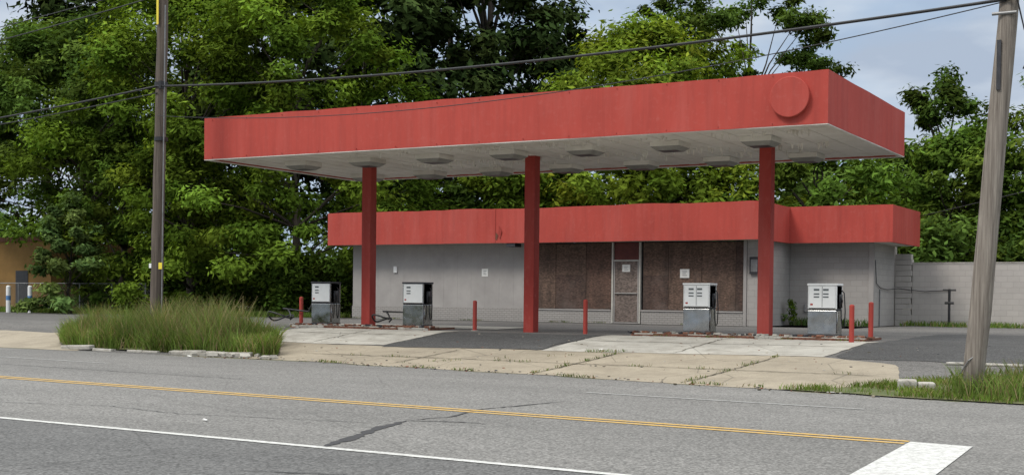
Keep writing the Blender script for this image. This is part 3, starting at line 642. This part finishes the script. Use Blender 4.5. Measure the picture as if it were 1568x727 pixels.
def shrub(x,y,h,seed):
    rng=np.random.default_rng(seed); k=9; C=np.stack([x+rng.normal(size=k)*.12,y+rng.normal(size=k)*.1,.1+h*rng.random(k)],-1); D=np.tile(np.array([[0,-.5,.8]]),(k,1))
    V,F,c=leaves(rng,C,D,.1+.08*rng.random(k),60,.05,G1,.3); npmesh('weed_shrub',V,F,M_leaf,c)
shrub(11.35,16.9,.7,1); shrub(12.35,17.2,.4,2)
def line(rng,a,c,n,s): 
    t=rng.random(n); t=t[(np.sin(t*40+a[0])*np.sin(t*17+a[1])>.25)]; p=np.stack([lerp(a[0],c[0],t),lerp(a[1],c[1],t)],-1)+rng.normal(size=(len(t),2))*s; return np.stack([p[:,0],p[:,1],gz(p[:,0],p[:,1])+.02],-1)
P=np.concatenate([line(rng,(9,-3.9),(13,-1.6),120,.05),line(rng,(12.4,-1.4),(13.3,-1.2),300,.07),line(rng,(13,-4.8),(13.3,-1.3),350,.04),line(rng,(5.6,-2.6),(19,-3.8),350,.04),line(rng,(16.4,-5.6),(16.8,-1.4),350,.05),line(rng,(-5.7,14.5),(10.5,14.5),1500,.05),line(rng,(11.8,2.45),(17.5,2.45),300,.06),line(rng,(-30,-1.9),(-4,-3.1),900,.08),line(rng,(6,-3.75),(18,-5.9),900,.05)])
grass('pavement_weeds',rng,P,.065,.007,(.11,.16,.045),.7,.3)
b=MB(); r=random.Random(31)
for i in range(420):
    x=r.uniform(3,21); y=float(edge(x))+abs(r.gauss(0,.25))*r.choice([1,1,-.6]) if r.random()<.6 else r.uniform(-4,2); s=r.uniform(.005,.02)
    b.mat(r.choice([M_kerb,M_debris,M_dark,M_tan,M_joint])); z=max(float(gz(x,y)),-.594)+.012; M=Matrix.Translation((x,y,z))@Matrix.Rotation(r.uniform(0,3),4,'Z')@Matrix.Rotation(r.uniform(-.5,.5),4,'X'); b.box(-s*1.4,s*1.4,-s,s,-s*.4,s*.7,M)
for x,y,s in ((14.4,-15.4,.6),(3.2,-3.9,1),(19.3,-6.3,.7),(12.6,-.9,.7)):
    b.mat(M_sign); M=Matrix.Translation((x,y,max(float(gz(x,y)),-.594)+.02))@Matrix.Rotation(r.uniform(0,3),4,'Z')@Matrix.Rotation(.3,4,'X'); b.box(-.05*s,.05*s,-.04*s,.04*s,-.004,.004,M)
b.obj('gravel_and_litter')
# ------------------------------------------------------------------ light
w=bpy.data.worlds.new('World'); SC.world=w; w.use_nodes=True; nt=w.node_tree; bg=nt.nodes['Background']
sky=nt.nodes.new('ShaderNodeTexSky'); sky.sky_type='NISHITA'; sky.sun_disc=False
EL,AZ=math.radians(48),math.radians(205)
sky.sun_elevation=EL; sky.sun_rotation=AZ; sky.air_density=1.2; sky.dust_density=1.
tc=nt.nodes.new('ShaderNodeTexCoord'); mp=nt.nodes.new('ShaderNodeMapping'); mp.inputs['Scale'].default_value=(1,1,3.0); mp.inputs['Location'].default_value=(.9,.4,.2); nt.links.new(tc.outputs['Generated'],mp.inputs[0])
no=nt.nodes.new('ShaderNodeTexNoise'); no.inputs['Scale'].default_value=4.5; no.inputs['Detail'].default_value=6; no.inputs['Roughness'].default_value=.5; nt.links.new(mp.outputs[0],no.inputs['Vector'])
rp_=nt.nodes.new('ShaderNodeValToRGB'); rp_.color_ramp.elements[0].position=.38; rp_.color_ramp.elements[0].color=(.15,.15,.15,1); rp_.color_ramp.elements[1].position=.56; rp_.color_ramp.elements[1].color=(1,1,1,1); nt.links.new(no.outputs['Fac'],rp_.inputs[0])
def wmix(fac,a,b):
    k=nt.nodes.new('ShaderNodeMix'); k.data_type='RGBA'
    for s,v in ((k.inputs[0],fac),(k.inputs[6],a),(k.inputs[7],b)):
        if isinstance(v,(int,float)): s.default_value=v
        elif isinstance(v,tuple): s.default_value=(*v,1)
        else: nt.links.new(v,s)
    return k.outputs[2]
no2=nt.nodes.new('ShaderNodeTexNoise'); no2.inputs['Scale'].default_value=8; no2.inputs['Detail'].default_value=5; nt.links.new(mp.outputs[0],no2.inputs['Vector'])
rc=nt.nodes.new('ShaderNodeValToRGB'); rc.color_ramp.elements[0].position=.4; rc.color_ramp.elements[0].color=(2.9,3.45,4.3,1); rc.color_ramp.elements[1].position=.6; rc.color_ramp.elements[1].color=(4.1,4.6,5.25,1); nt.links.new(no2.outputs['Fac'],rc.inputs[0])
veil=wmix(.85,sky.outputs[0],(2.5,3.45,4.8))
base=wmix(rp_.outputs[0],veil,rc.outputs[0])
sp=nt.nodes.new('ShaderNodeSeparateXYZ'); nt.links.new(tc.outputs['Generated'],sp.inputs[0]); mr=nt.nodes.new('ShaderNodeMapRange'); mr.inputs[1].default_value=.28; mr.inputs[2].default_value=.8; nt.links.new(sp.outputs[2],mr.inputs[0])
top=wmix(mr.outputs[0],base,(12.3,12.5,12.5))
nt.links.new(top,bg.inputs[0]); bg.inputs[1].default_value=.15
sd=bpy.data.lights.new('sun','SUN'); sd.energy=1.8; sd.angle=math.radians(15); sd.color=(1,.95,.87); so=link(bpy.data.objects.new('sun',sd))
d=Vector((math.sin(AZ)*math.cos(EL),math.cos(AZ)*math.cos(EL),math.sin(EL))); so.rotation_euler=d.to_track_quat('Z','Y').to_euler(); so.location=d*80
SC.view_settings.view_transform='Standard'; SC.view_settings.look='None'; SC.view_settings.exposure=0
# ------------------------------------------------------------------ camera
yaw,pit,rol=map(math.radians,(-29.542,-1.124,.568)); f=1973.731
fw=Vector((math.sin(yaw)*math.cos(pit),math.cos(yaw)*math.cos(pit),math.sin(pit))); rt=Vector((math.cos(yaw),-math.sin(yaw),0)); up=rt.cross(fw)
r2=rt*math.cos(rol)+up*math.sin(rol); u2=-rt*math.sin(rol)+up*math.cos(rol)
cd=bpy.data.cameras.new('camera'); cd.sensor_width=36; cd.lens=f/1568*36; cd.shift_y=(493.653-363.5)/1568; cd.clip_end=3000; cd.clip_start=.1
co=link(bpy.data.objects.new('camera',cd)); R=Matrix((r2,u2,-fw)).transposed().to_4x4(); co.matrix_world=Matrix.Translation((24.987,-26.786,.896))@R
SC.camera=co
